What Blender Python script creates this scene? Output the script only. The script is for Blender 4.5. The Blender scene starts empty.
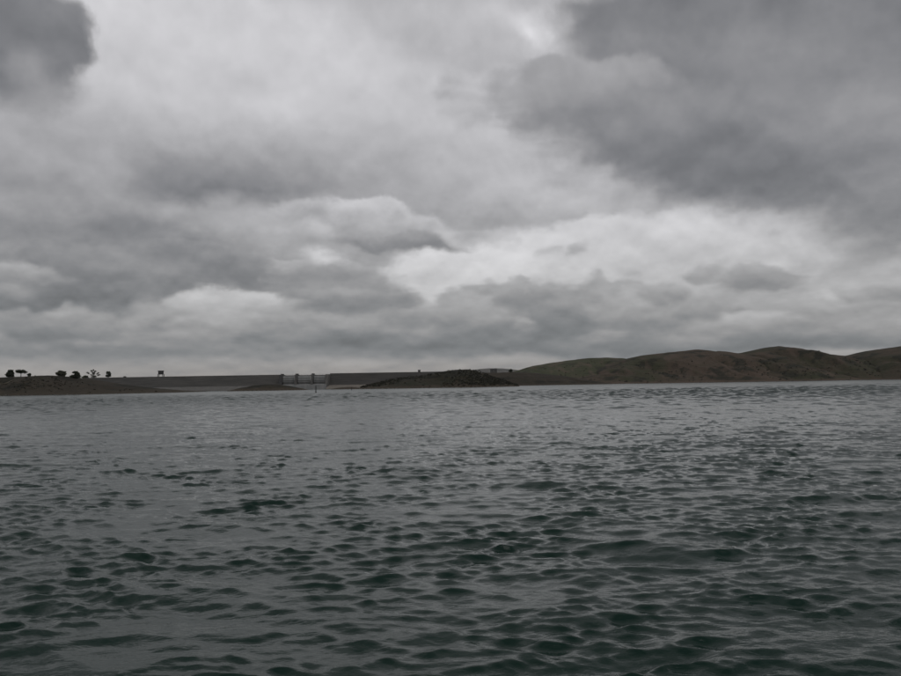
import bpy, bmesh, math, random
import numpy as np
from mathutils import Matrix, Vector, noise

random.seed(7)
rng = np.random.default_rng(11)
scene = bpy.context.scene
COL = scene.collection
R = math.radians

# ----------------------------------------------------------------- camera
cam_data = bpy.data.cameras.new('camera')
cam_data.sensor_width = 36.0
cam_data.lens = 36.0 * 830.0 / 901.0
cam_data.clip_start = 0.1
cam_data.clip_end = 60000.0
cam = bpy.data.objects.new('camera', cam_data)
CAM_Z = 2.25
cam.matrix_world = (Matrix.Translation((0, 0, CAM_Z)) @ Matrix.Rotation(R(90 + 3.23), 4, 'X')
                    @ Matrix.Rotation(R(-0.94), 4, 'Z'))
COL.objects.link(cam)
scene.camera = cam
scene.cycles.max_bounces = 4
scene.cycles.diffuse_bounces = 2
scene.cycles.glossy_bounces = 3

vs = scene.view_settings
vs.view_transform = 'Standard'
vs.look = 'None'
vs.exposure = 0.0
vs.gamma = 1.0
vs.use_curve_mapping = False

SUN_EL, SUN_AZ = 52.0, 160.0      # degrees; azimuth clockwise from the view axis (+Y)

# ----------------------------------------------------------------- node helper
class NT:
    def __init__(self, tree):
        self.t = tree
        tree.nodes.clear()
    def n(self, kind, **kw):
        nd = self.t.nodes.new(kind)
        for k, v in kw.items():
            setattr(nd, k, v)
        return nd
    def put(self, sock, v):
        if v is None:
            return
        if hasattr(v, 'is_output'):
            self.t.links.new(v, sock)
        else:
            sock.default_value = v
    def m(self, op, a, b=None, c=None, clamp=False):
        nd = self.n('ShaderNodeMath', operation=op, use_clamp=clamp)
        for i, v in enumerate((a, b, c)):
            self.put(nd.inputs[i], v)
        return nd.outputs[0]
    def vm(self, op, a, b=None, c=None, scale=None):
        nd = self.n('ShaderNodeVectorMath', operation=op)
        for i, v in enumerate((a, b, c)):
            self.put(nd.inputs[i], v)
        if scale is not None:
            self.put(nd.inputs['Scale'], scale)
        return nd.outputs['Value'] if op in ('LENGTH', 'DOT_PRODUCT', 'DISTANCE') else nd.outputs[0]
    def xyz(self, v):
        nd = self.n('ShaderNodeSeparateXYZ'); self.put(nd.inputs[0], v)
        return nd.outputs
    def comb(self, x, y, z=0.0):
        nd = self.n('ShaderNodeCombineXYZ')
        for i, v in enumerate((x, y, z)):
            self.put(nd.inputs[i], v)
        return nd.outputs[0]
    def noise(self, vec, scale=1.0, detail=4.0, rough=0.5, lac=2.0, dist=0.0, kind='FBM', color=False):
        nd = self.n('ShaderNodeTexNoise')
        nd.noise_type = kind
        self.put(nd.inputs['Vector'], vec)
        for k, v in (('Scale', scale), ('Detail', detail), ('Roughness', rough), ('Lacunarity', lac), ('Distortion', dist)):
            self.put(nd.inputs[k], v)
        return nd.outputs['Color' if color else 'Fac']
    def mr(self, v, a, b, c=0.0, d=1.0, smooth=True):
        nd = self.n('ShaderNodeMapRange', interpolation_type='SMOOTHSTEP' if smooth else 'LINEAR')
        for i, x in enumerate((v, a, b, c, d)):
            self.put(nd.inputs[i], x)
        return nd.outputs[0]
    def mixf(self, f, a, b):
        nd = self.n('ShaderNodeMix', data_type='FLOAT')
        for i, x in zip((0, 2, 3), (f, a, b)):
            self.put(nd.inputs[i], x)
        return nd.outputs[0]
    def mixc(self, f, a, b, blend='MIX'):
        nd = self.n('ShaderNodeMix', data_type='RGBA', blend_type=blend)
        for i, x in zip((0, 6, 7), (f, a, b)):
            if isinstance(x, tuple) and len(x) == 3:
                x = (*x, 1.0)
            self.put(nd.inputs[i], x)
        return nd.outputs[2]

# ----------------------------------------------------------------- sky
# Cloud masses of the overcast: azimuth, elevation, half width, half height (degrees),
# tilt, edge softness, edge raggedness, tone of the base, tone of the top, cover.
CLOUDS = [
    (-14.88, 21.90, 23.86, 7.17, 0, 0.8, 0.8, 216, 218, 0.9),
    (-4.68, 18.60, 16.76, 4.47, -4, 0.8, 1, 188, 192, 0.6),
    (-25.31, 10.96, 14.93, 4.29, 0, 0.6, 1, 145, 169, 0.85),
    (2.29, 16.60, 11.19, 3.91, 10, 0.8, 0.9, 178, 192, 0.6),
    (13.14, 12.14, 19.17, 3.27, -6, 0.45, 0.9, 169, 175, 0.85),
    (6.44, 15.14, 6.56, 2.23, -8, 0.55, 0.9, 198, 204, 1),
    (3.86, 24.09, 4.22, 1.56, -20, 0.8, 1, 186, 190, 0.6),
    (7.65, 8.13, 18.40, 2.58, 2, 0.45, 0.9, 200, 210, 0.9),
    (24.19, 6.97, 10.95, 2.13, 0, 0.6, 1, 181, 190, 0.8),
    (-0.02, 4.13, 33.22, 1.79, 0, 0.8, 0.8, 157, 167, 0.7),
    (21.75, 20.61, 15.91, 6.39, -4, 0.256, 1, 139, 120, 0.95),
    (9.99, 19.57, 6.14, 2.49, -14, 0.24, 1.1, 156, 160, 0.9),
    (7.97, 21.07, 2.76, 0.99, -4, 0.24, 1.1, 153, 157, 0.8),
    (19.06, 15.18, 10.65, 3.42, -12, 0.45, 0.9, 118, 141, 0.85),
    (21.46, 13.24, 6.06, 1.74, -8, 0.6, 0.7, 114, 122, 0.85),
    (27.99, 10.50, 3.27, 2.69, 0, 0.6, 0.9, 128, 138, 0.8),
    (26.24, 15.34, 2.83, 1.30, 6, 0.8, 0.9, 159, 163, 0.5),
    (0.33, 23.89, 6.00, 1.93, -8, 0.4, 1, 182, 186, 0.85),
    (4.93, 24.88, 3.65, 1.06, -30, 0.9, 1.4, 206, 212, 0.75),
    (7.20, 23.32, 1.67, 1.32, -40, 0.6, 1.5, 222, 224, 0.97),
    (-28.22, 20.61, 4.46, 4.16, -10, 0.264, 1.2, 112, 122, 0.96),
    (-25.71, 22.12, 2.33, 2.23, -10, 0.28, 1.2, 122, 132, 0.7),
    (-27.37, 18.88, 3.38, 1.71, -5, 0.5, 0.8, 98, 106, 0.75),
    (-22.42, 15.79, 5.44, 2.43, -25, 0.6, 1, 175, 185, 0.7),
    (-27.59, 14.08, 2.78, 3.54, 0, 0.7, 1, 151, 159, 0.6),
    (-13.44, 14.37, 7.44, 2.45, -2, 0.55, 0.7, 139, 165, 0.92),
    (-14.56, 13.28, 5.26, 1.10, 0, 0.6, 0.6, 120, 135, 0.85),
    (-1.93, 15.03, 8.39, 2.11, -3, 0.6, 0.9, 170, 180, 0.7),
    (-21.79, 10.11, 6.65, 1.64, -3, 0.5, 1, 127, 143, 0.8),
    (-12.92, 11.12, 5.31, 1.06, 0, 0.6, 1, 167, 177, 0.7),
    (-21.17, 7.59, 7.89, 2.05, -4, 0.306, 1, 129, 145, 0.9),
    (-8.24, 7.97, 7.50, 3.39, 0, 0.51, 0.9, 145, 165, 0.8),
    (-14.89, 8.42, 5.34, 1.32, -3, 0.238, 1, 128, 153, 0.92),
    (0.39, 7.77, 5.56, 2.19, 0, 0.28, 1, 202, 214, 0.95),
    (-6.85, 10.14, 5.50, 1.21, -2, 0.24, 0.9, 159, 183, 0.9),
    (-3.73, 10.82, 5.14, 1.22, -8, 0.176, 1, 157, 200, 0.95),
    (-3.54, 9.87, 4.30, 0.48, -2, 0.272, 0.7, 125, 145, 0.85),
    (0.22, 10.10, 0.70, 0.48, 0, 0.4, 0.9, 177, 192, 0.8),
    (-7.56, 7.15, 4.24, 1.84, -2, 0.204, 1, 141, 165, 0.9),
    (-8.10, 8.17, 3.96, 0.88, -2, 0.17, 1, 147, 179, 0.9),
    (-6.89, 5.92, 4.11, 0.82, -2, 0.238, 1, 129, 155, 0.8),
    (-8.16, 9.05, 1.23, 0.44, -4, 0.75, 1.2, 226, 236, 0.9),
    (-15.42, 5.76, 4.65, 0.93, -1, 0.24, 1.1, 177, 196, 0.9),
    (-13.07, 6.05, 1.98, 0.54, -1, 0.24, 1, 186, 198, 0.8),
    (-27.50, 7.09, 2.64, 0.73, -2, 0.204, 1, 143, 175, 0.85),
    (-27.49, 5.63, 2.20, 0.86, -2, 0.204, 1.1, 112, 158, 0.85),
    (-24.96, 4.08, 4.00, 1.06, -2, 0.238, 1.1, 123, 153, 0.85),
    (-19.63, 3.75, 3.39, 1.43, 0, 0.425, 1.1, 131, 147, 0.8),
    (-23.53, 5.87, 3.52, 0.88, -6, 0.272, 1.1, 110, 132, 0.8),
    (-13.60, 3.76, 5.90, 1.21, 0, 0.425, 1, 145, 169, 0.7),
    (-17.45, 4.22, 1.52, 0.66, 0, 0.272, 1, 153, 178, 0.6),
    (7.90, 4.57, 7.46, 2.60, -4, 0.19, 1.2, 123, 163, 0.95),
    (5.20, 6.29, 2.47, 1.10, 0, 0.17, 1.2, 139, 173, 0.85),
    (3.43, 3.72, 2.34, 0.90, 0, 0.17, 1, 135, 180, 0.85),
    (1.37, 4.59, 2.77, 1.52, 0, 0.272, 1.1, 137, 167, 0.8),
    (12.91, 4.28, 3.94, 1.75, 0, 0.238, 1.2, 137, 175, 0.85),
    (14.78, 5.62, 1.68, 0.73, 0, 0.204, 1.1, 137, 167, 0.8),
    (17.51, 6.88, 1.26, 0.52, 0, 0.238, 1, 145, 167, 0.8),
    (21.09, 6.54, 2.41, 0.83, -8, 0.19, 1, 141, 161, 0.9),
    (17.57, 4.64, 2.26, 0.79, 0, 0.204, 1.1, 133, 165, 0.85),
    (20.51, 3.73, 2.42, 0.78, 0, 0.204, 1.1, 149, 188, 0.8),
    (25.24, 4.52, 2.82, 0.94, -2, 0.204, 1.1, 153, 194, 0.85),
    (27.50, 5.37, 2.17, 0.73, 0, 0.238, 1.1, 143, 175, 0.7),
    (22.85, 2.48, 8.77, 0.76, -1, 0.51, 1, 110, 138, 0.85),
    (6.64, 9.11, 0.69, 0.27, 0, 0.5, 0.9, 175, 181, 0.7),
    (8.49, 9.05, 0.54, 0.34, 0, 0.425, 0.9, 159, 179, 0.7),
    (-1.42, 2.98, 11.75, 0.97, -1, 0.5, 1, 118, 128, 0.9),
    (12.86, 2.27, 7.86, 0.81, -1, 0.51, 1, 114, 140, 0.85),
    (-19.93, 2.45, 12.26, 0.52, -1, 0.6, 0.9, 126, 140, 0.8),
    (-10.31, 1.17, 24.10, 0.54, -1, 0.5, 0.6, 152, 156, 0.9),
    (3.73, 1.51, 2.75, 0.41, -1, 0.5, 0.9, 160, 170, 0.75),
    (25.13, 1.59, 1.69, 0.25, -1, 0.5, 0.9, 180, 188, 0.7),
    (-10.24, 11.71, 1.76, 0.60, 0, 0.3, 1.1, 160, 186, 0.8),
    (-3.47, 4.38, 2.07, 0.62, 0, 0.3, 1.1, 136, 158, 0.75),
    (-10.29, 4.43, 2.28, 0.54, 0, 0.3, 1.1, 140, 162, 0.7),
    (10.23, 3.15, 1.74, 0.48, 0, 0.3, 1.1, 138, 162, 0.7),
    (-21.75, 2.90, 2.40, 0.38, 0, 0.3, 1.1, 132, 154, 0.7),
    (16.11, 2.71, 1.91, 0.40, 0, 0.3, 1.1, 138, 158, 0.7),
]

def fbm2(X, Y, sc, seed, octv=5, ridged=False):
    """value noise, vectorised"""
    r2 = np.random.default_rng(seed)
    tot = np.zeros_like(X); a = 1.0; s = 0.0
    tab = r2.uniform(-1, 1, (256, 256))
    for o in range(octv):
        u = X / sc + 17.3 * o; v = Y / sc + 9.1 * o
        iu = np.floor(u).astype(int); iv = np.floor(v).astype(int)
        fu = u - iu; fv = v - iv
        fu = fu * fu * (3 - 2 * fu); fv = fv * fv * (3 - 2 * fv)
        g00 = tab[iu % 256, iv % 256]; g10 = tab[(iu + 1) % 256, iv % 256]
        g01 = tab[iu % 256, (iv + 1) % 256]; g11 = tab[(iu + 1) % 256, (iv + 1) % 256]
        n = (g00 * (1 - fu) + g10 * fu) * (1 - fv) + (g01 * (1 - fu) + g11 * fu) * fv
        if ridged:
            n = 1 - 2 * np.abs(n)
        tot += a * n; s += a; a *= 0.5; sc *= 0.5
    return tot / s

AZ_HALF, EL_TOP = 34.0, 28.0     # part of the sky that the cloud table describes (degrees)
SKY_RANK = 60

def cloud_layout(na=250, ne=190):
    """tone of the cloud deck over azimuth and elevation: the masses laid over each other with ragged edges"""
    az = np.linspace(-AZ_HALF, AZ_HALF, na)[:, None] * np.ones((1, ne))
    el = np.linspace(0, EL_TOP, ne)[None, :] * np.ones((na, 1))
    sq = 1.7                                            # clouds are flatter than wide
    E = 0.75 * fbm2(az + 90, el * sq + 40, 7.0, 5, 4)
    E += 0.36 * (fbm2(az + 90, el * sq + 40, 2.6, 6, 3, True) - 0.2) * np.clip(1.3 - el / 22, 0.3, 1)
    E += 0.26 * (fbm2(az + 55, el * sq + 66, 1.3, 16, 2, True) - 0.2) * np.clip(1.4 - el / 16, 0.15, 1)
    wa = az + 1.0 * fbm2(az + 70, el * sq + 80, 6.0, 7, 3)
    we = el + 0.5 * fbm2(az + 30, el * sq + 20, 6.0, 8, 3) * np.clip(el / 10, 0.2, 1)
    T = np.full_like(az, 160.0)
    for (a0, e0, ra, rb, ang, soft, k, lo, hi, op) in CLOUDS:
        c, s_ = math.cos(R(ang)), math.sin(R(ang))
        dx, dy = wa - a0, we - e0
        x = (c * dx + s_ * dy) / ra; y = (-s_ * dx + c * dy) / rb
        ly = y + 0.4 * E
        d = np.hypot(x, y) - 0.62 * k * E
        w = 0.62 * soft * np.clip(1.35 - 0.45 * ly, 0.7, 2.0) if soft < 0.46 else 1.25 * soft
        den = np.clip((1 + w - d) / (2 * w), 0, 1); den = den * den * (3 - 2 * den) * op
        t = np.clip((ly + 0.5) / 1.45, 0, 1); t = t * t * (3 - 2 * t)
        T = T + (lo + (hi - lo) * t - T) * den
    return T

def build_world():
    w = bpy.data.worlds.new('World')
    scene.world = w
    w.use_nodes = True
    g = NT(w.node_tree)
    out = g.n('ShaderNodeOutputWorld')
    bg = g.n('ShaderNodeBackground')
    d = g.n('ShaderNodeTexCoord').outputs['Generated']
    dn = g.vm('NORMALIZE', d)
    x, y, z = g.xyz(dn)
    DEG = 57.29578
    az = g.m('MULTIPLY', g.m('ARCTAN2', x, y), DEG)
    el = g.m('MULTIPLY', g.m('ARCSINE', z), DEG)
    # noise lives on the 3D direction (no seam); flattened and finer towards the horizon
    zc = g.m('MAXIMUM', z, 0.0)
    stretch = g.m('DIVIDE', 1.0, g.m('ADD', zc, 0.30))
    zz = g.m('MULTIPLY', g.m('LOGARITHM', g.m('ADD', zc, 0.17), 2.718), 0.50)
    q = g.comb(x, y, zz)
    n1 = g.vm('SUBTRACT', g.noise(q, 14.0, 6.0, 0.54, color=True), (0.5, 0.5, 0.5))
    wx, wy, wz = g.xyz(n1)
    near = g.mr(el, 0.0, 14.0, 0.30, 1.0)
    azw = g.m('MULTIPLY_ADD', g.m('MULTIPLY', wx, near), WARP * 1.5, az)
    elw = g.m('MULTIPLY_ADD', g.m('MULTIPLY', wy, near), WARP, el)
    # plane projected broken cover, goes on all round the sky
    pl = g.comb(g.m('MULTIPLY', x, stretch), g.m('MULTIPLY', y, stretch), 0.0)
    big = g.noise(pl, 2.2, 5.0, 0.5, dist=0.4)
    T = g.mr(big, 0.30, 0.70, 125.0, 200.0)
    # cloud deck ahead: sum of products of curves over azimuth and elevation
    L = cloud_layout() - 160.0
    na, ne = L.shape
    U, S, Vt = np.linalg.svd(L, full_matrices=False)
    u01 = g.mr(azw, -AZ_HALF, AZ_HALF, 0.0, 1.0, smooth=False)
    v01 = g.mr(elw, 0.0, EL_TOP, 0.0, 1.0, smooth=False)
    u3, v3 = g.comb(u01, u01, u01), g.comb(v01, v01, v01)
    def curves(src, F):
        nd = g.n('ShaderNodeRGBCurve')
        mp = nd.mapping
        mp.use_clip = False
        for ch in range(3):
            cv = mp.curves[ch]
            n = len(F[ch])
            pts = cv.points
            pts[0].location = (0.0, F[ch][0]); pts[1].location = (1.0, F[ch][-1])
            for i in range(1, n - 1):
                pts.new(i / (n - 1), float(F[ch][i]))
            for p in pts:
                p.handle_type = 'VECTOR'
        mp.update()
        g.put(nd.inputs['Color'], src)
        return nd.outputs[0]
    acc = None
    for r0 in range(0, SKY_RANK, 3):
        fa, fe, gains = [], [], []
        for r in range(r0, r0 + 3):
            a_, b_ = U[:, r], Vt[r]
            ma, mb = np.abs(a_).max(), np.abs(b_).max()
            fa.append(0.5 + 0.5 * a_ / ma); fe.append(0.5 + 0.5 * b_ / mb)
            gains.append(S[r] * ma * mb * 4.0)
        A = g.vm('SUBTRACT', curves(u3, fa), (0.5, 0.5, 0.5))
        B = g.vm('MULTIPLY', g.vm('SUBTRACT', curves(v3, fe), (0.5, 0.5, 0.5)), tuple(gains))
        dp = g.vm('DOT_PRODUCT', A, B)
        acc = dp if acc is None else g.m('ADD', acc, dp)
    deck = g.m('ADD', acc, 160.0)
    win = g.m('MULTIPLY', g.mr(g.m('ABSOLUTE', az), AZ_HALF - 4.5, AZ_HALF - 0.5, 1.0, 0.0), g.mr(el, EL_TOP - 3.5, EL_TOP - 0.5, 1.0, 0.0))
    T = g.mixf(win, T, deck)
    # fine structure and lit tops
    E0 = g.m('SUBTRACT', g.noise(q, 13.0, 6.0, 0.5), 0.5)
    E2 = g.m('SUBTRACT', g.noise(g.vm('ADD', q, (0.0, 0.0, 0.016)), 13.0, 5.0, 0.5), 0.5)
    relief = g.m('SUBTRACT', E0, E2)
    T = g.m('MULTIPLY_ADD', E0, 18.0, T)
    T = g.m('MULTIPLY_ADD', relief, g.mr(el, 4.0, 20.0, 75.0, 40.0), T)
    T = g.m('MULTIPLY_ADD', wz, 10.0, T)
    T = g.m('MULTIPLY', T, 1.0 / 255.0)
    lin = g.m('POWER', g.m('MAXIMUM', T, 0.02), 2.2)
    # slight blue grey in the shaded bases low down, neutral mauve in the bright gaps
    low = g.mr(el, 1.0, 8.0, 1.0, 0.0)
    tint = g.mixc(g.mr(T, 0.45, 0.62), (0.975, 0.99, 1.045), (1.0, 0.992, 1.025))
    tint = g.mixc(g.m('MULTIPLY', low, g.mr(T, 0.46, 0.60, 1.0, 0.0)), tint, (0.94, 0.995, 1.06))
    warm = g.m('MULTIPLY', g.mr(el, 0.6, 2.4, 1.0, 0.0), g.mr(T, 0.52, 0.64))
    tint = g.mixc(warm, tint, (1.05, 0.99, 0.95))
    tint = g.mixc(g.mr(el, 4.0, 15.0, 0.7, 0.0), tint, g.vm('MULTIPLY', tint, (1.0, 1.004, 0.968)))
    cloud = g.vm('SCALE', tint, scale=lin)
    sky = g.n('ShaderNodeTexSky', sky_type='NISHITA')
    sky.sun_disc = False
    sky.sun_elevation = R(SUN_EL)
    sky.sun_rotation = R(SUN_AZ)
    clear = g.vm('SCALE', sky.outputs[0], scale=0.08)
    # the overcast covers the blue almost wholly
    col = g.mixc(0.975, clear, cloud)
    # below the horizon the world stays a dull grey
    col = g.mixc(g.mr(z, -0.02, 0.0, 1.0, 0.0), col, (0.12, 0.125, 0.13))
    g.put(bg.inputs['Color'], col)
    bg.inputs['Strength'].default_value = 1.0
    g.t.links.new(bg.outputs[0], out.inputs['Surface'])
    w.cycles.sampling_method = 'MANUAL'
    w.cycles.sample_map_resolution = 512

WARP = 3.0
build_world()

sun_data = bpy.data.lights.new('sun', 'SUN')
sun_data.energy = 0.5
sun_data.angle = R(40)
sun_data.color = (1.0, 0.97, 0.93)
sun = bpy.data.objects.new('sun', sun_data)
COL.objects.link(sun)
sd = Vector((math.sin(R(SUN_AZ)) * math.cos(R(SUN_EL)), math.cos(R(SUN_AZ)) * math.cos(R(SUN_EL)), math.sin(R(SUN_EL))))
sun.rotation_euler = sd.to_track_quat('Z', 'Y').to_euler()
sun.location = sd * 500

# ----------------------------------------------------------------- object helpers
def prop(o, label=None, cat=None, group=None, kind=None):
    for k, v in (('label', label), ('category', cat), ('group', group), ('kind', kind)):
        if v:
            o[k] = v
    return o

def empty(name, loc, label, cat, group=None, rz=0.0):
    o = bpy.data.objects.new(name, None)
    o.empty_display_size = 1.0
    o.location = loc
    o.rotation_euler.z = rz
    COL.objects.link(o)
    return prop(o, label, cat, group)

def link(name, me, mats, parent=None):
    if not isinstance(mats, (list, tuple)):
        mats = [mats]
    for m in mats:
        me.materials.append(m)
    o = bpy.data.objects.new(name, me)
    COL.objects.link(o)
    if parent:
        o.parent = parent
    return o

def from_np(name, V, F, smooth=True):
    me = bpy.data.meshes.new(name)
    V = np.asarray(V, np.float32); F = np.asarray(F, np.int32)
    me.vertices.add(len(V)); me.vertices.foreach_set('co', V.ravel())
    me.loops.add(F.size); me.loops.foreach_set('vertex_index', F.ravel())
    me.polygons.add(len(F))
    me.polygons.foreach_set('loop_start', np.arange(0, F.size, F.shape[1], dtype=np.int32))
    me.polygons.foreach_set('loop_total', np.full(len(F), F.shape[1], np.int32))
    if smooth:
        me.polygons.foreach_set('use_smooth', np.ones(len(F), bool))
    me.update(calc_edges=True)
    return me

def grid_faces(nu, nv, wrap=False):
    i = np.arange(nu if wrap else nu - 1)[:, None]; j = np.arange(nv - 1)[None, :]
    i2 = (i + 1) % nu
    a = i * nv + j; b = i2 * nv + j
    return np.stack([a, b, b + 1, a + 1], -1).reshape(-1, 4)

class MB:
    """collects solids for one mesh"""
    def __init__(self):
        self.bm = bmesh.new()
    def box(self, x0, x1, y0, y1, z0, z1, top=None):
        t = top or (x0, x1, y0, y1)
        c = [(x0, y0, z0), (x1, y0, z0), (x1, y1, z0), (x0, y1, z0),
             (t[0], t[2], z1), (t[1], t[2], z1), (t[1], t[3], z1), (t[0], t[3], z1)]
        v = [self.bm.verts.new(p) for p in c]
        for f in ((3, 2, 1, 0), (4, 5, 6, 7), (0, 1, 5, 4), (1, 2, 6, 5), (2, 3, 7, 6), (3, 0, 4, 7)):
            self.bm.faces.new([v[i] for i in f])
        return self
    def tube(self, pts, rad, sides=8):
        pts = [Vector(p) for p in pts]
        rings = []
        for i, p in enumerate(pts):
            dr = (pts[min(i + 1, len(pts) - 1)] - pts[max(i - 1, 0)]).normalized()
            a = dr.orthogonal().normalized(); b = dr.cross(a)
            r = rad[i] if isinstance(rad, (list, tuple)) else rad
            rings.append([self.bm.verts.new(p + (a * math.cos(t) + b * math.sin(t)) * r)
                          for t in [2 * math.pi * k / sides for k in range(sides)]])
        for r0, r1 in zip(rings, rings[1:]):
            for k in range(sides):
                self.bm.faces.new((r0[k], r0[(k + 1) % sides], r1[(k + 1) % sides], r1[k]))
        self.bm.faces.new(rings[0][::-1]); self.bm.faces.new(rings[-1])
        return self
    def prism(self, prof, x0, x1):
        """profile in (y, z) extruded along x"""
        a = [self.bm.verts.new((x0, p[0], p[1])) for p in prof]
        b = [self.bm.verts.new((x1, p[0], p[1])) for p in prof]
        n = len(prof)
        for k in range(n):
            self.bm.faces.new((a[k], a[(k + 1) % n], b[(k + 1) % n], b[k]))
        self.bm.faces.new(a[::-1]); self.bm.faces.new(b)
        return self
    def quad(self, pts):
        self.bm.faces.new([self.bm.verts.new(p) for p in pts])
        return self
    def build(self, name, mat, parent=None, bevel=0.0, smooth=False):
        bm = self.bm
        bmesh.ops.recalc_face_normals(bm, faces=bm.faces)
        if bevel:
            bmesh.ops.bevel(bm, geom=list(bm.edges), offset=bevel, segments=1, affect='EDGES')
        me = bpy.data.meshes.new(name)
        bm.to_mesh(me); bm.free()
        if smooth:
            for p in me.polygons: p.use_smooth = True
        return link(name, me, mat, parent)

def material(name):
    m = bpy.data.materials.new(name)
    m.use_nodes = True
    g = NT(m.node_tree)
    out = g.n('ShaderNodeOutputMaterial')
    b = g.n('ShaderNodeBsdfPrincipled')
    g.t.links.new(b.outputs[0], out.inputs['Surface'])
    return m, g, b, out

def mottled(name, c1, c2, scale, rough=0.9, bump=0.0, bscale=None, streak=None, detail=5.0):
    m, g, b, out = material(name)
    pos = g.n('ShaderNodeNewGeometry').outputs['Position']
    v = pos
    if streak:
        v = g.vm('MULTIPLY', pos, streak)
    f = g.noise(v, scale, detail, 0.6)
    g.put(b.inputs['Base Color'], g.mixc(g.mr(f, 0.32, 0.68), c1, c2))
    b.inputs['Roughness'].default_value = rough
    b.inputs['Specular IOR Level'].default_value = 0.25
    if bump:
        bn = g.n('ShaderNodeBump')
        bn.inputs['Strength'].default_value = 1.0
        bn.inputs['Distance'].default_value = bump
        g.put(bn.inputs['Height'], g.noise(pos, bscale or scale * 4, 4.0, 0.6))
        g.t.links.new(bn.outputs[0], b.inputs['Normal'])
    return m

# ----------------------------------------------------------------- water
def build_water():
    m, g, b, out = material('lake_water')
    pos = g.n('ShaderNodeNewGeometry').outputs['Position']
    murk = g.noise(pos, 0.05, 3.0, 0.5)
    g.put(b.inputs['Base Color'], g.mixc(g.mr(murk, 0.3, 0.7), (0.0040, 0.0195, 0.0140), (0.0056, 0.0235, 0.0168)))
    b.inputs['IOR'].default_value = 1.333
    b.inputs['Specular IOR Level'].default_value = 0.33
    px, py, pz = g.xyz(pos)
    dist = g.vm('LENGTH', g.comb(px, py, 0.0))
    # wind ripples finer than the wave mesh
    w1 = g.vm('MULTIPLY', pos, (0.75, 1.25, 1.0))
    r1 = g.noise(w1, 16.0, 3.0, 0.5, dist=0.3)
    bn = g.n('ShaderNodeBump'); bn.inputs['Strength'].default_value = 1.0
    bn.inputs['Distance'].default_value = 0.006
    g.put(bn.inputs['Height'], r1)
    g.t.links.new(bn.outputs[0], b.inputs['Normal'])
    # capillary roughness, broader out on the open water where the wavelets run together
    g.put(b.inputs['Roughness'], g.mr(dist, 8.0, 200.0, 0.03, 0.20))

    # rows: radius from the boat
    def row_step(r):
        far_ = min(1.0, max(0.0, (r - 110) / 500))
        return max(0.024, (0.0054 if r < 20 else 0.0047 + 0.0065 * far_) * r)
    rs = [0.7, 1.2, 1.7, 2.2]
    r = 2.5
    while r < 1700:
        rs.append(r)
        r += row_step(r)
    rs = np.array(rs)
    half = R(46)
    th = np.concatenate([np.linspace(-half, half, 840), np.linspace(half, 2 * math.pi - half, 92)[1:-1]])
    TH, RR = np.meshgrid(th, rs, indexing='ij')
    X0 = (np.sin(TH) * RR).ravel(); Y0 = (np.cos(TH) * RR).ravel()
    rr = RR.ravel()
    spacing = np.maximum(0.024, np.where(rr < 20, 0.0054, 0.0047 + 0.0065 * np.clip((rr - 110) / 500, 0, 1)) * rr)
    lat = np.abs(TH.ravel())
    coarse = (TH.ravel() > half + 1e-4)
    spacing = np.where(coarse, np.maximum(spacing, rr * 0.05), spacing)
    X = X0.copy(); Y = Y0.copy(); Z = np.zeros_like(X)
    N = 170
    lam = np.exp(np.linspace(math.log(0.085), math.log(3.2), N)) * rng.uniform(0.97, 1.03, N)
    # wind from ahead and a little to the left
    spread = np.where(lam > 1.2, 0.40, 0.56)
    ang = R(-94) + rng.normal(0, 1, N) * spread
    k = 2 * math.pi / lam
    slope_env = np.exp(-((np.log(lam / 0.31)) / 0.95) ** 2) + 0.30 * np.exp(-((np.log(lam / 1.7)) / 0.5) ** 2)
    slope = WAVE_SLOPE * slope_env / math.sqrt(np.sum(slope_env ** 2) / 2)
    amp = slope / k
    ph = rng.uniform(0, 2 * math.pi, N)
    chop = 0.95
    # gusts: patches of rougher and calmer water
    def lown(seed, sc):
        r2 = np.random.default_rng(seed); s = np.zeros_like(X0)
        for _ in range(14):
            a = r2.uniform(0, 2 * math.pi); l = sc * r2.uniform(0.6, 1.8)
            s += np.sin((X0 * math.cos(a) + Y0 * math.sin(a)) * 2 * math.pi / l + r2.uniform(0, 6.28))
        return s / math.sqrt(7)
    gust = 1.0 + 0.18 * lown(3, 5.0) + 0.10 * lown(5, 40.0)
    gust = np.clip(gust, 0.5, 1.45)
    gust_s = np.clip(0.98 + 0.28 * lown(8, 3.2), 0.35, 1.55)
    for i in range(N):
        fade = np.clip((lam[i] / spacing - 1.0) / 1.0, 0, 1)
        idx = fade > 0
        if not idx.any():
            continue
        kx, ky = k[i] * math.cos(ang[i]), k[i] * math.sin(ang[i])
        p = kx * X0[idx] + ky * Y0[idx] + ph[i]
        A = amp[i] * fade[idx] * (gust_s[idx] if lam[i] < 0.6 else gust[idx])
        Z[idx] += A * np.cos(p)
        s = A * chop * np.sin(p)
        X[idx] -= s * math.cos(ang[i]); Y[idx] -= s * math.sin(ang[i])
    Y -= LEAN * Z * np.clip(1.2 - rr / 120, 0, 1)      # wind leans the crests towards the boat
    # the open water farther out carries longer wind waves
    grow = np.clip((rr - 50) / 120, 0, 1)
    idx = (grow > 0) & ~coarse
    for i in range(60):
        l = math.exp(rng.uniform(math.log(0.9), math.log(6.0))); kk = 2 * math.pi / l
        a_ = R(-94) + rng.normal() * 0.5
        fade = np.clip((l / spacing[idx] - 0.9) / 0.8, 0, 1)
        A = FAR_SLOPE / kk * math.sqrt(2 / 60) * fade * grow[idx]
        p = kk * (math.cos(a_) * X0[idx] + math.sin(a_) * Y0[idx]) + rng.uniform(0, 6.28)
        Z[idx] += A * np.cos(p)
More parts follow.
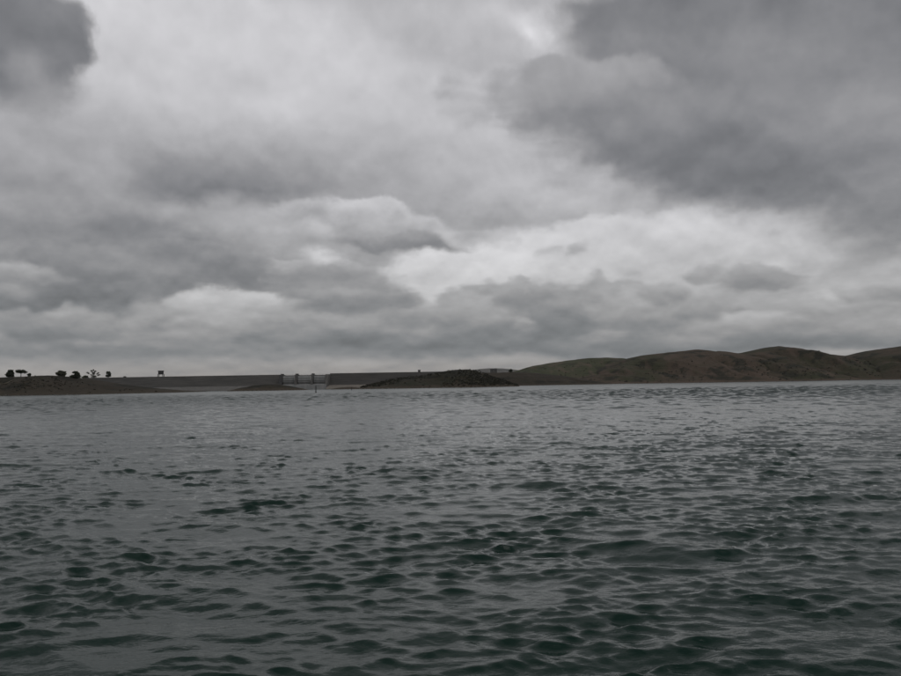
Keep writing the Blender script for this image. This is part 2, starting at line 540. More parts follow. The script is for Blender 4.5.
    if DEBUG:
        zz = Z.reshape(TH.shape)[:840]; xx = X.reshape(TH.shape)[:840]; yy = Y.reshape(TH.shape)[:840]
        for lo_, hi_ in ((4, 12), (20, 50), (80, 150)):
            m_ = (rs > lo_) & (rs < hi_)
            sl = np.diff(zz[:, m_], axis=1) / np.hypot(np.diff(xx[:, m_], axis=1), np.diff(yy[:, m_], axis=1))
            print('SLOPE', lo_, hi_, sl.std(), np.percentile(sl, [1, 99, 99.9]))
    V = np.stack([X, Y, Z], -1)
    F = grid_faces(len(th), len(rs), wrap=True)
    # centre disc
    c = len(V)
    V = np.vstack([V, [[0, 0, 0]]])
    me = from_np('water', V, F[:, ::-1])
    o = link('water', me, m)
    prop(o, 'dark green-grey choppy reservoir water filling the foreground', None, None, 'structure')
    return o
DEBUG = False
WAVE_SLOPE = 0.215
FAR_SLOPE = 0.30
LEAN = 0.62
build_water()

# ----------------------------------------------------------------- ground and hills
def soil_material(name, grass, dry, scrub, bare, ring, scrub_lo=0.56, green=0.5):
    """grassy hillside: dry and green grass, scrub patches, worn tracks, bare soil towards the water line"""
    m, g, b, out = material(name)
    pos = g.n('ShaderNodeNewGeometry').outputs['Position']
    px, py, pz = g.xyz(pos)
    n1 = g.noise(pos, 0.013, 5.0, 0.55)
    n2 = g.noise(pos, 0.05, 6.0, 0.62)
    n3 = g.noise(pos, 0.35, 4.0, 0.6)
    c = g.mixc(g.mr(g.m('MULTIPLY_ADD', n2, 0.4, n1), green + 0.08, green + 0.32), grass, dry)
    c = g.mixc(g.mr(n3, 0.3, 0.7, 0.0, 0.45), c, scrub)
    c = g.mixc(g.mr(g.noise(pos, 0.028, 6.0, 0.65), scrub_lo, scrub_lo + 0.07, 0.0, 0.9), c, scrub)
    # terracettes: faint contour lines
    wob = g.m('MULTIPLY_ADD', n2, 9.0, pz)
    tr = g.m('SINE', g.m('MULTIPLY', wob, 1.7))
    c = g.mixc(g.mr(tr, 0.75, 1.0, 0.0, 0.25), c, bare)
    gul = g.noise(g.vm('MULTIPLY', pos, (1.0, 0.35, 0.1)), 0.045, 5.0, 0.6)
    c = g.mixc(g.mr(gul, 0.52, 0.64, 0.0, 0.75), c, bare)
    edge = g.m('MULTIPLY_ADD', n2, -ring * 1.2, g.m('MULTIPLY_ADD', n3, -ring * 0.4, pz))
    c = g.mixc(g.mr(edge, -0.45 * ring, 0.35 * ring, 0.85, 0.0), c, bare)
    g.put(b.inputs['Base Color'], c)
    b.inputs['Roughness'].default_value = 0.95
    b.inputs['Specular IOR Level'].default_value = 0.1
    bn = g.n('ShaderNodeBump'); bn.inputs['Distance'].default_value = 1.2
    bn.inputs['Strength'].default_value = 0.8
    g.put(bn.inputs['Height'], g.noise(pos, 0.25, 5.0, 0.65))
    g.t.links.new(bn.outputs[0], b.inputs['Normal'])
    return m

M_hill_green = soil_material('hill_grass_green', (0.066, 0.072, 0.041), (0.090, 0.077, 0.055), (0.036, 0.037, 0.025), (0.105, 0.082, 0.062), 5.0, 0.56, 0.60)
M_hill_brown = soil_material('hill_grass_brown', (0.054, 0.056, 0.032), (0.088, 0.066, 0.049), (0.028, 0.028, 0.021), (0.096, 0.072, 0.056), 3.0, 0.51, 0.46)
M_hill_dark = soil_material('hill_grass_dark', (0.048, 0.050, 0.029), (0.073, 0.058, 0.042), (0.025, 0.026, 0.019), (0.084, 0.063, 0.048), 2.5, 0.49, 0.50)
M_head = soil_material('headland_scrub', (0.029, 0.031, 0.019), (0.043, 0.037, 0.026), (0.016, 0.017, 0.012), (0.058, 0.046, 0.033), 3.0, 0.46, 0.5)
M_bank = soil_material('bank_soil', (0.029, 0.030, 0.019), (0.046, 0.038, 0.028), (0.020, 0.020, 0.015), (0.054, 0.045, 0.033), 3.0, 0.50, 0.4)
M_far = mottled('far_hill_grass', (0.05, 0.05, 0.036), (0.085, 0.075, 0.052), 0.004)
M_ground = mottled('valley_ground', (0.05, 0.05, 0.03), (0.085, 0.07, 0.045), 0.004)

def ridge(name, sky, front, crest, back, mat, label, nx=260, ny=90, rough=1.0, seed=1, gully=0.55, gsc=65.0, power=0.85, under=4.0):
    """hill whose crest line follows sky = [(x, height)...] at depth crest; foot at depth front, behind it falls to back"""
    sx = np.array([p[0] for p in sky]); sz = np.array([p[1] for p in sky])
    x = np.linspace(sx[0], sx[-1], nx)
    # smooth interpolation of the crest
    hz = np.interp(x, sx, sz)
    kw = max(3, int(nx * 0.018)); ker = np.hanning(kw + 2)[1:-1]; ker /= ker.sum()
    hz = np.convolve(np.pad(hz, kw, mode='edge'), ker, 'same')[kw:-kw]
    t = np.linspace(0, 1, ny)
    tf = np.concatenate([t[:int(ny * 0.72)] / t[int(ny * 0.72)] , 1 + (t[int(ny * 0.72):] - t[int(ny * 0.72)]) / (1 - t[int(ny * 0.72)])])
    XX, TT = np.meshgrid(x, tf, indexing='ij')
    H = np.repeat(hz[:, None], ny, 1)
    cr = crest + 0.10 * (crest - front) * fbm2(x[:, None], x[:, None] * 0, 160, seed + 5)
    fr = front + 0.30 * (crest - front) * fbm2(x[:, None], x[:, None] * 0 + 3, 220, seed + 9)
    YY = np.where(TT <= 1, fr + (cr - fr) * TT, cr + (back - cr) * (TT - 1))
    wv = np.sin(np.clip(TT, 0, 1) * math.pi / 2) ** power
    wob = np.sin(np.pi * np.clip(TT, 0, 1))                       # zero at foot and crest
    gl = fbm2(XX + 0.35 * YY, YY * 0.35, gsc, seed, 4, True)
    prof = wv - gully * wob * np.clip(0.25 - gl, 0, 1.3) + 0.10 * wob * fbm2(XX, YY, gsc * 1.4, seed + 2)
    prof = np.where(TT > 1, np.cos((TT - 1) * math.pi / 2), prof)
    Z = (H + under) * prof - under
    Z += rough * fbm2(XX, YY, 22, seed + 3, 4) * np.clip(H / 20, 0.1, 1) * np.clip(TT * 3, 0.2, 1)
    V = np.stack([XX, YY, Z], -1).reshape(-1, 3)
    o = link(name, from_np(name, V, grid_faces(nx, ny)), mat)
    prop(o, label, None, None, 'structure')
    o_grid[o.name] = (V.reshape(nx, ny, 3), int(ny * 0.72))
    return o
o_grid = {}

def sk(depth, pts):
    """crest measured as (bearing tangent * 830, apparent height * 830) at a depth -> metres"""
    return [((a) * depth / 830.0, h * depth / 830.0) for a, h in pts]

def build_ground():
    rs = np.concatenate([np.linspace(0, 1500, 12), np.array([1600, 1700, 1900, 2400, 3200, 4500, 7000, 11000, 16500])])
    th = np.linspace(0, 2 * math.pi, 121)[:-1]
    TH, RR = np.meshgrid(th, rs, indexing='ij')
    X = np.sin(TH) * RR; Y = np.cos(TH) * RR
    Z = np.where(RR < 1550, -7.0, np.clip((RR - 1550) / 200, 0, 1) * 10 - 7)
    Z = Z + np.where(RR > 1650, 3 * fbm2(X, Y, 900, 4), 0)
    V = np.stack([X, Y, Z], -1).reshape(-1, 3)
    o = link('ground', from_np('ground', V, grid_faces(len(th), len(rs), True)[:, ::-1]), M_ground)
    prop(o, 'lake bed and flat valley floor reaching to the horizon', None, None, 'structure')
build_ground()

ridge('hill', sk(1420, [(20, -3), (45, 6), (62, 13.5), (82, 18.8), (97, 21.2), (112, 23), (132, 25.3), (152, 25.8), (170, 24.8), (195, 21), (230, 13), (270, 2), (290, -3)]),
      1180, 1420, 1750, M_hill_green, 'green-topped hill beside the dark headland', seed=21)
ridge('hill', sk(1330, [(60, -4), (100, 3), (135, 14), (160, 21), (178, 25), (192, 28), (212, 29.8), (228, 30.8), (242, 32), (251, 32.3), (262, 31), (275, 28.6), (292, 26), (320, 20), (350, 10), (380, -3)]),
      1090, 1330, 1700, M_hill_brown, 'brown rolling hill in the middle of the ridge', seed=33)
ridge('hill', sk(1270, [(215, -4), (240, 8), (262, 20), (278, 27.4), (291, 28.4), (306, 31.2), (320, 34), (330, 34.8), (342, 33.4), (356, 29.2), (380, 26), (400, 24), (420, 21), (445, 14), (470, 4), (485, -3)]),
      1050, 1270, 1650, M_hill_dark, 'tallest dark hill with a rounded summit', seed=47)
ridge('hill', sk(1210, [(380, -4), (392, 8), (402, 19), (408, 23.4), (425, 28), (440, 30.8), (452, 32.4), (480, 36), (520, 40), (580, 38), (640, 42), (700, 34), (780, 24), (860, -2)]),
      1010, 1210, 1600, M_hill_dark, 'rising dark hillside at the right end of the ridge', nx=320, seed=58)

ridge('headland', sk(760, [(-100, -2.5), (-90, 0.5), (-75, 4.5), (-60, 8), (-46, 10.2), (-30, 12), (-18, 13.5), (-6, 15.6), (6, 16.9), (17, 17.4), (23, 16.2), (30, 13.4), (40, 10), (52, 5), (62, 1.2), (74, -2.5)]),
      650, 760, 900, M_head, 'dark scrubby headland in front of the dam end', nx=240, ny=80, rough=1.5, seed=71, gsc=40, under=2.0)
ridge('rising_ground', sk(1080, [(-110, -3), (-80, 8), (-58, 12.4), (-40, 13.6), (-15, 14), (10, 13.8), (30, 13.5), (48, 13.2), (62, 13.6), (75, 13), (110, 9), (150, 2), (170, -3)]),
      960, 1080, 1250, M_bank, 'low ground behind the headland joining dam and hills', nx=200, seed=83, rough=0.8)
ridge('shore_bank', sk(600, [(-640, -3), (-600, 10), (-560, 16), (-500, 18), (-450, 18.2), (-420, 18.6), (-398, 18.8), (-386, 17.6), (-372, 14.5), (-360, 12), (-342, 9), (-325, 6.5), (-300, 3.2), (-275, 1.2), (-262, -1.5)]),
      520, 600, 760, M_bank, 'brown earth bank on the left shore', nx=300, ny=80, rough=0.7, seed=91, gsc=50, under=2.0)
ridge('shoal', sk(700, [(-224, -2), (-216, 0.8), (-208, 3.4), (-198, 5.4), (-186, 6.3), (-174, 6.0), (-164, 4.4), (-154, 2.4), (-147, 0.8), (-140, -2)]),
      655, 700, 745, M_head, 'low dark shoal in front of the dam', nx=110, ny=50, rough=0.8, seed=97, gsc=25, under=1.5)
ridge('shoal', sk(720, [(-124, -1.6), (-118, 0.8), (-110, 1.9), (-100, 2.2), (-92, 1.4), (-84, -1.6)]),
      690, 720, 750, M_head, 'flat strip of dark shoal right of the spillway', nx=80, ny=40, rough=0.4, seed=101, gsc=20, under=1.2)
ridge('distant_hill', sk(14000, [(-90, -2), (-40, 6), (0, 11.5), (20, 14.6), (34, 15.8), (44, 16.0), (55, 15.4), (70, 13), (110, 7), (160, -2)]),
      12600, 14000, 15300, M_far, 'pale blue-grey hill far off behind the headland', seed=113)

def build_haze():
    """thin even air over the lake and the hills"""
    m = bpy.data.materials.new('haze_air')
    m.use_nodes = True
    g = NT(m.node_tree)
    out = g.n('ShaderNodeOutputMaterial')
    v = g.n('ShaderNodeVolumePrincipled')
    v.inputs['Color'].default_value = (0.93, 0.95, 1.0, 1.0)
    v.inputs['Density'].default_value = HAZE
    v.inputs['Anisotropy'].default_value = 0.2
    g.t.links.new(v.outputs[0], out.inputs['Volume'])
    o = MB().box(-17500, 17500, -17500, 17500, -12.0, 330.0).build('haze', m)
    prop(o, 'thin grey haze hanging over the lake and the hills', None, None, 'stuff')
HAZE = 2.0e-5
build_haze()

# ----------------------------------------------------------------- dam
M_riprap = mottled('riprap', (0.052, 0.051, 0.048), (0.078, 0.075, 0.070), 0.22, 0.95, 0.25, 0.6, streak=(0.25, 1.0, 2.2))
M_riprap_dark = mottled('dark_riprap', (0.042, 0.041, 0.039), (0.064, 0.061, 0.057), 0.22, 0.95, 0.25, 0.6, streak=(0.25, 1.0, 2.2))  # darker tone of the riprap, for the embankment right of the spillway
M_concrete = mottled('weathered_concrete', (0.095, 0.092, 0.086), (0.14, 0.135, 0.126), 0.25, 0.9, streak=(1.0, 1.0, 0.15))
M_concrete_dark = mottled('stained_concrete', (0.075, 0.073, 0.070), (0.13, 0.127, 0.12), 0.3, 0.9, streak=(1.0, 1.0, 0.12))
M_gate = mottled('gate_steel', (0.19, 0.195, 0.195), (0.26, 0.26, 0.255), 0.3, 0.7, streak=(1.0, 1.0, 0.1))
M_steel_dark = mottled('dark_steel', (0.035, 0.035, 0.036), (0.06, 0.06, 0.06), 1.0, 0.7)
M_pale = mottled('pale_stone', (0.13, 0.118, 0.10), (0.19, 0.17, 0.145), 0.4, 0.9)

DY = 880.0                     # depth of the dam crest
PX = DY / 830.0                # metres per bearing unit at the dam
CREST = 14.2 * PX

def build_dam():
    dam = empty('dam', ((-150) * PX, DY, 0), 'long grey embankment dam with gated concrete spillway across the lake', 'dam')
    ox = -150 * PX
    def L(a):                       # bearing unit -> local x
        return a * PX - ox
    h = CREST
    def section(hh):
        # stepped upstream face with berms
        p = [(-34, -7)]
        zc, yc = -7.0, -34.0
        stepn = 4
        for i in range(stepn):
            z2 = -7 + (hh + 7) * (i + 1) / stepn
            y2 = -34 + 26 * (i + 0.85) / stepn
            p.append((y2, z2)); p.append((y2 + 26 * 0.15 / stepn, z2 + 0.02 if i < stepn - 1 else z2))
        p += [(4, hh), (40, -7)]
        return p
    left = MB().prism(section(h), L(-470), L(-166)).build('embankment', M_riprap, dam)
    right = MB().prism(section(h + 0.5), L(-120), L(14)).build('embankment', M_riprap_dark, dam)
    # parapet walls on the crest
    MB().box(L(-470), L(-166), -7.2, -6.5, h - 0.3, h + 0.85).build('parapet', M_concrete_dark, dam)
    MB().box(L(-120), L(14), -7.2, -6.5, h + 0.2, h + 1.35).build('parapet', M_concrete_dark, dam)
    # pale toe apron along the water line
    MB().prism([(-44, -3), (-42, 0.6), (-21.0, 4.6), (-19.0, 2.0), (-30, -3)], L(-290), L(-166.5)).build('toe_apron', M_concrete, dam)
    MB().prism([(-44, -3), (-42, 0.6), (-21.5, 4.2), (-19.5, 2.0), (-30, -3)], L(-119.5), L(-60)).build('toe_apron', M_pale, dam)
    # guide walls on the face
    for a in (-237, -229):
        MB().box(L(a) - 0.9, L(a) + 0.9, -33, -6, 0.2, 1.0, top=(L(a) - 0.9, L(a) + 0.9, -10, -6)).box(
            L(a) - 0.8, L(a) + 0.8, -22, -7.3, 1.0, 11.2, top=(L(a) - 0.8, L(a) + 0.8, -12, -7.3)).build('guide_rail', M_steel_dark, dam)
    # spillway
    sp = MB().prism([(-30, -7), (-29, 4.6), (-24, 5.4), (-14, 5.4), (18, -7)], L(-165.6), L(-120.4)).build('spillway_sill', M_gate, dam)
    edges = [-165.5, -151, -135.3, -120.5]
    for i, a in enumerate(edges):
        wd = 1.7 if i in (0, 3) else 1.2
        top = h + 0.25
        pier = MB().box(L(a) - wd, L(a) + wd, -31.5, -8, -6, top, top=(L(a) - wd, L(a) + wd, -24, -8)).build('pier', M_steel_dark if i == 0 else M_concrete_dark, dam, bevel=0.12)
        if i < 3:
            MB().box(L(a) - 0.9, L(a) + 0.9, -20, -12, top - 0.02, top + 0.95).box(
                L(a) - 1.15, L(a) + 1.15, -20.4, -11.6, top + 0.95, top + 1.15).build('hoist_housing', M_concrete_dark, pier)
    for a0, a1 in zip(edges, edges[1:]):
        x0, x1 = L(a0) + 1.9, L(a1) - 1.9
        gate = MB().prism([(-22.0, 5.45), (-23.4, 8.0), (-23.6, 10.0), (-22.6, h - 1.0), (-21.6, h - 1.0), (-22.4, 10.0), (-22.2, 8.0), (-20.8, 5.45)], x0, x1).build('gate', M_gate, dam)
        for zz, yy in ((7.0, -23.1), (9.2, -23.75), (11.4, -23.5)):
            MB().box(x0 + 0.05, x1 - 0.05, yy - 0.12, yy + 0.6, zz, zz + 0.35).build('rib', M_concrete_dark, gate)
    # service bridge over the bays
    br = MB().box(L(-165.6), L(-120.4), -13.5, -8.6, h - 0.9, h - 0.15).build('service_bridge', M_concrete_dark, dam)
    rail = MB()
    for zz in (h + 0.35, h + 0.85):
        rail.box(L(-165.6), L(-120.4), -13.45, -13.37, zz, zz + 0.07)
    for i in range(16):
        xx = L(-165) + i * (44.5 * PX / 15)
        rail.box(xx - 0.04, xx + 0.04, -13.44, -13.38, h - 0.2, h + 0.9)
    rail.build('railing', M_steel_dark, br)
build_dam()

# control house on stilts upon the crest
def build_control_house():
    a = -289.5
    o = empty('control_house', (a * PX, DY - 1.5, CREST), 'small dark control house on four stilts on the dam crest', 'control house')
    for sx in (-1, 1):
        for sy in (-1, 1):
            MB().box(sx * 2.75 - 0.28, sx * 2.75 + 0.28, sy * 2.0 - 0.28, sy * 2.0 + 0.28, -0.3, 3.2,
                     top=(sx * 2.45 - 0.28, sx * 2.45 + 0.28, sy * 1.9 - 0.28, sy * 1.9 + 0.28)).build('leg', M_steel_dark, o)
    MB().box(-2.95, 2.95, -2.4, 2.4, 3.2, 3.55).build('platform', M_steel_dark, o)
    cab = MB().box(-2.3, 2.3, -1.9, 1.9, 3.55, 6.6).build('cabin', M_steel_dark, o, bevel=0.05)
    for x0 in (-1.7, 0.35):
        MB().box(x0, x0 + 1.35, -1.96, -1.9, 4.7, 5.8).build('window', M_concrete_dark, cab)
    MB().prism([(-2.6, 6.6), (-2.6, 6.85), (0, 7.35), (2.6, 6.85), (2.6, 6.6)], -2.75, 2.75).build('roof', M_steel_dark, o)
build_control_house()

def build_hut(name, a, depth, base, w, hh, d, label, cat, roofh, mat):
    px = depth / 830.0
    o = empty(name, (a * px, depth, base), label, cat)
    wl = MB().box(-w / 2, w / 2, -d / 2, d / 2, -1.5, hh).build('wall', mat, o)
    MB().prism([(-d / 2 - 0.4, hh), (-d / 2 - 0.4, hh + 0.25), (0, hh + roofh), (d / 2 + 0.4, hh + 0.25), (d / 2 + 0.4, hh)], -w / 2 - 0.4, w / 2 + 0.4).build('roof', M_steel_dark, o)
    n = max(1, int(w / 3.2))
    for i in range(n):
        cx = -w / 2 + (i + 0.5) * w / n
        MB().box(cx - 0.5, cx + 0.5, -d / 2 - 0.05, -d / 2 + 0.02, hh * 0.42, hh * 0.78).build('window', M_steel_dark, wl)
    return o

build_hut('valve_house', -31.8, 1080, 13.7 * 1080 / 830, 3.0, 3.9, 3.0, 'small dark square house standing up behind the headland slope', 'hut', 0.7, M_concrete_dark)
build_hut('low_shed', -19.5, 1080, 13.2 * 1080 / 830, 7.5, 1.7, 5.0, 'low flat shed just left of the headland top', 'shed', 0.4, M_concrete_dark)
build_hut('long_building', 42.5, 1080, 13.2 * 1080 / 830, 8.6, 4.4, 7.0, 'grey block building behind the right side of the headland', 'building', 0.5, M_concrete_dark)

# ----------------------------------------------------------------- trees
def leaf_mat(name, c1, c2):
    m, g, b, out = material(name)
    info = g.n('ShaderNodeNewGeometry')
    g.put(b.inputs['Base Color'], g.mixc(info.outputs['Random Per Island'], c1, c2))
    b.inputs['Roughness'].default_value = 0.7
    b.inputs['Specular IOR Level'].default_value = 0.2
    return m
M_leaf = leaf_mat('leaf_dark_green', (0.022, 0.028, 0.016), (0.045, 0.055, 0.028))
M_leaf_pale = leaf_mat('leaf_olive', (0.05, 0.055, 0.034), (0.095, 0.098, 0.06))
M_bark = mottled('bark', (0.03, 0.026, 0.02), (0.055, 0.046, 0.036), 3.0, 0.95)

def leaf_mesh(centers, size, seed):
    r2 = np.random.default_rng(seed)
    n = len(centers)
    A = r2.normal(size=(n, 3)); A /= np.linalg.norm(A, axis=1)[:, None]
    B = np.cross(A, r2.normal(size=(n, 3))); B /= np.linalg.norm(B, axis=1)[:, None]
    s = size * r2.uniform(0.6, 1.4, n)[:, None]
    V = np.stack([centers + A * s, centers + B * s * 0.6, centers - A * s, centers - B * s * 0.6], 1).reshape(-1, 3)
    return V, np.arange(4 * n).reshape(-1, 4)

def build_tree(name, a, depth, base, h, w, style, label, cat='tree', mat=None, seed=0):
    px = depth / 830.0
    mat = mat or M_leaf
    r2 = np.random.default_rng(seed)
    o = empty(name, (a * px, depth, base), label, cat)
    clumps = []
    tk = MB()
    if style == 'sparse':
        tk.tube([(0, 0, -0.5), (0.1, 0, h * 0.35), (-0.05, 0.1, h * 0.7), (0.05, 0, h * 0.97)], [0.36, 0.28, 0.2, 0.08], 7)
        for i, (bx, bz0, bz1) in enumerate([(-0.44, 0.30, 0.64), (0.47, 0.10, 0.40), (0.30, 0.12, 0.60), (-0.16, 0.50, 0.84), (0.10, 0.55, 0.78)]):
            e = np.array([bx * w, r2.uniform(-0.25, 0.25) * w, bz1 * h])
            tk.tube([(0, 0, bz0 * h), tuple(e * np.array([.5, .5, 0]) + np.array([0, 0, (bz0 * .6 + bz1 * .4) * h])), tuple(e)], [0.18, 0.13, 0.06], 6)
            b0 = np.array([0, 0, bz0 * h])
            for u, rr in ((1.0, 0.09), (0.80, 0.08), (0.35, 0.10)):
                c_ = b0 + (e - b0) * u + np.array([0, 0, -0.03 * h * (1 - u)])
                clumps.append((c_, np.array([rr * w, rr * w, 0.085 * h]), 55))
        clumps += [(np.array([0, 0, 0.9 * h]), np.array([0.05 * w, 0.07 * w, 0.1 * h]), 60), (np.array([0.0, 0, 0.2 * h]), np.array([0.26 * w, 0.2 * w, 0.14 * h]), 220),
                   (np.array([0.02 * w, 0, 0.5 * h]), np.array([0.10 * w, 0.1 * w, 0.15 * h]), 120)]
        size = 0.34
    elif style == 'umbrella':
        tk.tube([(0, 0, -0.5), (0.15, 0, h * 0.3), (0.0, 0, h * 0.65)], [0.28, 0.22, 0.14], 7)
        for i in range(9):
            an = i * 2.4; rr = w * 0.36 * math.sqrt((i + 0.5) / 9)
            e = np.array([math.cos(an) * rr, math.sin(an) * rr, h * r2.uniform(0.62, 0.86)])
            tk.tube([(0, 0, h * 0.45), tuple(e * np.array([.5, .5, .8])), tuple(e)], [0.12, 0.08, 0.03], 5)
            clumps.append((e, np.array([0.21 * w, 0.21 * w, 0.2 * h]), 190))
        size = 0.32
    else:
        low = 0.26 if style == 'round' else 0.0
        tk.tube([(0, 0, -0.5), (0.1, 0.05, h * 0.4), (0.0, 0, h * 0.8)], [0.26, 0.2, 0.08], 7)
        for i in range(24):
            u = r2.uniform(-1, 1); an = r2.uniform(0, 6.28); q = math.sqrt(max(0, 1 - u * u)) * r2.uniform(0.5, 1)
            e = np.array([math.cos(an) * q * w * 0.36, math.sin(an) * q * w * 0.36, h * (low + (0.92 - low) * (0.5 + 0.46 * u))])
            tk.tube([(0, 0, max(0.1, e[2] * 0.55)), tuple(e * np.array([.5, .5, .85])), tuple(e)], [0.10, 0.06, 0.03], 5)
            clumps.append((e, np.array([0.17, 0.17, 0.0]) * w + np.array([0, 0, 0.15 * h]), 130))
        size = 0.32
    tk.build('trunk', M_bark, o)
    C = []
    for c, s, n in clumps:
        v = r2.normal(size=(n, 3)); v /= np.linalg.norm(v, axis=1)[:, None]
        C.append(c + v * s * (r2.uniform(0.2, 1.0, (n, 1)) ** 0.5) * r2.uniform(0.7, 1.25, (n, 1)))
    V, F = leaf_mesh(np.vstack(C), size, seed + 1)
    link('crown', from_np('crown', V, F, smooth=False), mat, o)
    return o

def surf_z(name, x, y):
    V = o_grid[name][0].reshape(-1, 3)
    d = (V[:, 0] - x) ** 2 + (V[:, 1] - y) ** 2
    i = np.argsort(d)[:4]
    return float(V[i, 2].mean())

TD = 600.0; tp = TD / 830.0
def bank_tree(name, a, h, w, *args, **kw):
    z = surf_z('shore_bank', a * tp, TD) - 0.15
    return build_tree(name, a, TD, z, h * tp, w * tp, *args, **kw)
bank_tree('tree', -440.5, 7.6, 9.5, 'bush', 'leftmost bushy dark tree on the left bank', seed=201)
bank_tree('tree', -430, 7.4, 10.5, 'umbrella', 'flat-topped spreading tree second from the left edge', seed=202)
bank_tree('shrub', -421.5, 3.2, 4.4, 'bush', 'small shrub just right of the flat-topped tree', 'shrub', seed=203)
bank_tree('tree', -389.5, 6.0, 11.5, 'bush', 'olive bushy tree where the bank crest begins to fall', mat=M_leaf_pale, seed=204)
bank_tree('tree', -375.5, 7.6, 11.5, 'bush', 'dark bushy tree between the olive tree and the sparse tree', seed=205)
build_tree('shrub', -365.5, DY - 2, CREST, 3.2 * PX, 8 * PX, 'bush', 'pale olive shrub left of the sparse spiky tree', 'shrub', mat=M_leaf_pale, seed=206)
build_tree('tree', -357.5, DY - 2, CREST, 9.4 * PX, 12.5 * PX, 'sparse', 'sparse tree with open spiky branches', seed=207)
build_tree('tree', -342.5, DY - 2, CREST, 6.9 * PX, 7.4 * PX, 'round', 'round-crowned tree rightmost of the trees left of the control house', seed=208)
build_tree('shrub', -326, DY - 2, CREST, 1.7 * PX, 3.4 * PX, 'bush', 'tiny shrub on the dam crest right of the trees', 'shrub', seed=209)
hp = 1080 / 830.0
build_tree('tree', 59.5, 1080, surf_z('rising_ground', 59.5 * hp, 1080) - 0.3, 3.4 * hp, 4.4 * hp, 'bush', 'lone tree in the gap between headland and green hill', seed=210)

def scrub_on(name, n, seed, label, jmin=0.06, jmax=0.8, size=1.0, mat=None):
    G, jc = o_grid[name]
    r2 = np.random.default_rng(seed)
    nx = G.shape[0]
    C = []
    tries = 0
    while len(C) < n and tries < n * 12:
        tries += 1
        i = int(r2.integers(1, nx - 1)); j = int(r2.uniform(jmin, jmax) * jc)
        p = G[i, j]
        if p[2] < 1.0:
            continue
        dens = noise.noise((p[0] * 0.02, p[1] * 0.02, seed)) * 0.5 + 0.5
        if r2.uniform() > max(0.02, (dens - 0.38) * 3.2) * (1.15 - j / jc * 0.8):
            continue
        C.append(p + np.array([r2.normal() * 1.5, r2.normal() * 1.5, 0.0]))
    pts = []
    for c in C:
        s_ = size * r2.uniform(0.6, 1.5)
        v = r2.normal(size=(14, 3)); v /= np.linalg.norm(v, axis=1)[:, None]
        v[:, 2] = np.abs(v[:, 2]) * 0.8
        pts.append(c + v * s_ * 1.1)
    V, F = leaf_mesh(np.vstack(pts), 0.75 * size, seed + 1)
    o = link('scrub', from_np('scrub', V, F, smooth=False), mat or M_leaf)
    prop(o, label, None, None, 'stuff')
M_scrub = leaf_mat('scrub_leaf', (0.026, 0.027, 0.018), (0.042, 0.040, 0.027))
scrub_on('hill', 130, 301, 'scattered dark scrub on the green-topped hill', size=0.85, jmax=0.6, mat=M_scrub)
scrub_on('hill.001', 220, 302, 'dark scrub in patches on the brown rolling hill', size=0.85, jmax=0.6, mat=M_scrub)
scrub_on('hill.002', 420, 303, 'dark scrub over the lower slopes of the tallest hill', size=0.85, jmax=0.62, mat=M_scrub)
scrub_on('hill.003', 240, 304, 'dark scrub on the hillside at the right end', size=0.85, jmax=0.6, mat=M_scrub)
scrub_on('headland', 1100, 305, 'dense dark scrub covering the headland', jmax=0.98, size=0.65, mat=M_scrub)
scrub_on('shore_bank', 260, 306, 'low scrub scattered over the left bank', size=0.45, mat=M_scrub)

def shore_rocks(name, n, seed, label, size, mat):
    """stones along the water line"""
    G, jc = o_grid[name]
    r2 = np.random.default_rng(seed)
    base = np.array([[-1, -1, -0.6], [1, -1, -0.6], [1, 1, -0.6], [-1, 1, -0.6], [-0.7, -0.7, 0.6], [0.7, -0.7, 0.6], [0.7, 0.7, 0.6], [-0.7, 0.7, 0.6]], float)
    fc = np.array([[3, 2, 1, 0], [4, 5, 6, 7], [0, 1, 5, 4], [1, 2, 6, 5], [2, 3, 7, 6], [3, 0, 4, 7]])
    Vs, Fs = [], []
    nx = G.shape[0]
    while len(Vs) < n:
        i = int(r2.integers(2, nx - 3))
        col = G[i]
        js = np.where((col[:-1, 2] < 0.25) & (col[1:, 2] >= 0.25))[0]
        if not len(js):
            continue
        p = col[js[0]] * (1 - 0.5) + col[js[0] + 1] * 0.5
        p = p + np.array([r2.uniform(-1, 1) * (G[1, 0, 0] - G[0, 0, 0]), r2.normal() * 1.2, 0.0]); p[2] = r2.uniform(0.0, 0.35)
        s_ = size * r2.uniform(0.3, 1.3) * np.array([r2.uniform(0.8, 1.8), 1.0, r2.uniform(0.5, 1.0)])
        an = r2.uniform(0, 6.28); c, q_ = math.cos(an), math.sin(an)
        v = base * s_ * r2.uniform(0.75, 1.2, (8, 3))
        v = np.stack([v[:, 0] * c - v[:, 1] * q_, v[:, 0] * q_ + v[:, 1] * c, v[:, 2]], 1) + p
        Fs.append(fc + 8 * len(Vs)); Vs.append(v)
    o = link('shore_rocks', from_np('shore_rocks', np.vstack(Vs), np.vstack(Fs), smooth=False), mat)
    prop(o, label, None, None, 'stuff')
M_rock = mottled('shore_rock', (0.05, 0.045, 0.038), (0.13, 0.115, 0.095), 0.6, 0.9)
for nm, n_, sz, lb in (('hill', 140, 1.1, 'loose stones at the foot of the green-topped hill'), ('hill.001', 160, 1.1, 'loose stones at the foot of the brown rolling hill'),
                       ('hill.002', 160, 1.1, 'loose stones at the foot of the tallest hill'), ('hill.003', 120, 1.0, 'loose stones below the hillside at the right end'),
                       ('headland', 260, 0.7, 'stones along the water line of the headland'), ('shore_bank', 300, 0.55, 'stones along the water line of the left bank'),
                       ('shoal', 90, 0.55, 'stones around the low shoal before the dam')):
    shore_rocks(nm, n_, 400 + n_, lb, sz, M_rock)

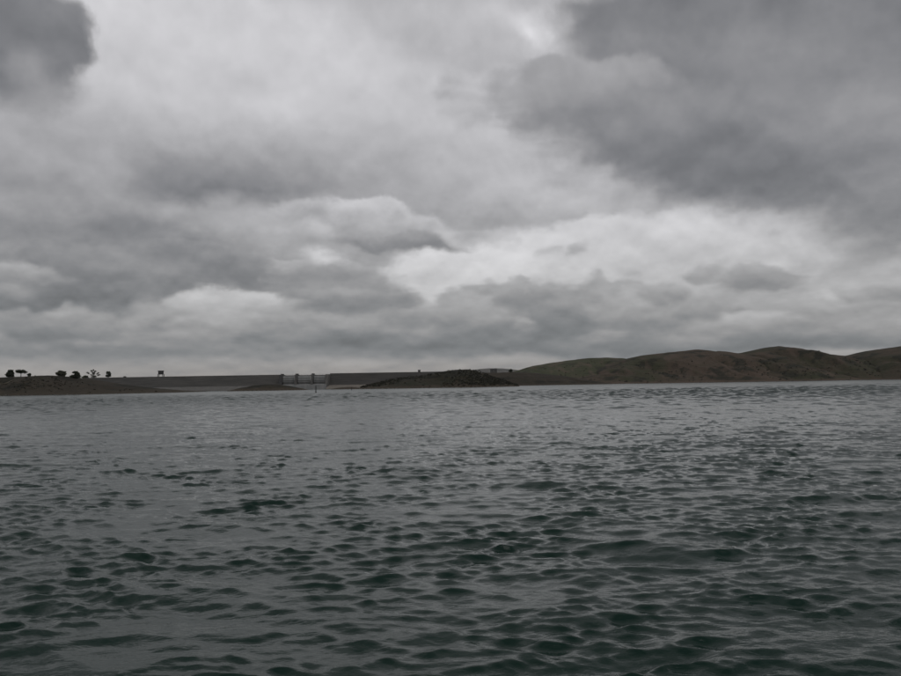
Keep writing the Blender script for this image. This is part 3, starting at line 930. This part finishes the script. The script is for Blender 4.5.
# worn track slanting up the bank
def build_track():
    pts = []
    for i in range(30):
        t = i / 29
        x = (-470 + 62 * t) * tp
        G, jc = o_grid['shore_bank']
        ix = int(np.argmin(np.abs(G[:, 0, 0] - x)))
        j = (0.30 + 0.42 * t + 0.03 * math.sin(t * 9)) * jc
        j0 = int(j)
        p = G[ix, j0]; q_ = G[ix, j0 + 2]
        n = np.array([0, 0, 0.12])
        pts.append((tuple(p + n), tuple(q_ + n)))
    m = MB()
    for (a0, b0), (a1, b1) in zip(pts, pts[1:]):
        m.quad([a0, a1, b1, b0])
    o = m.build('path', mottled('track_soil', (0.075, 0.064, 0.048), (0.105, 0.09, 0.068), 0.3))
    prop(o, 'pale worn track slanting up the left bank', None, None, 'structure')
build_track()

# ----------------------------------------------------------------- small things by the water
def build_marker(a, depth, hh, rad, label):
    px = depth / 830.0
    o = empty('marker_buoy', (a * px, depth, 0), label, 'buoy')
    MB().tube([(0, 0, -1.2), (0, 0, hh * 0.96), (0, 0, hh)], [rad, rad * 0.8, rad * 0.4], 10).build('spar', M_steel_dark, o, smooth=False)
    MB().tube([(0, 0, -0.5), (0, 0, -0.25), (0, 0, 0.18), (0, 0, 0.32)], [rad * 1.3, rad * 2.0, rad * 2.0, rad * 1.2], 12).build('float_collar', M_steel_dark, o)
    return o
build_marker(-135.2, 330, 2.9, 0.2, 'dark upright spar buoy in the water before the spillway')
build_marker(-99.5, 520, 1.9, 0.15, 'short dark spar buoy before the dark shoal strip')

def build_boulder():
    d = 655.0; px = d / 830.0
    bm = bmesh.new()
    bmesh.ops.create_icosphere(bm, subdivisions=3, radius=1.0)
    for v in bm.verts:
        n = noise.noise(v.co * 1.3) * 0.35 + noise.noise(v.co * 3.1) * 0.15
        v.co = v.co * (1 + n)
        v.co.x *= 1.5; v.co.z *= 0.85
    me = bpy.data.meshes.new('boulder'); bm.to_mesh(me); bm.free()
    o = link('boulder', me, M_pale)
    o.location = (68 * 1080 / 830.0, 1075, 0.9)
    o.scale = (1.2, 1.2, 1.6)
    prop(o, 'pale boulder at the water line right of the headland', 'boulder')
build_boulder()
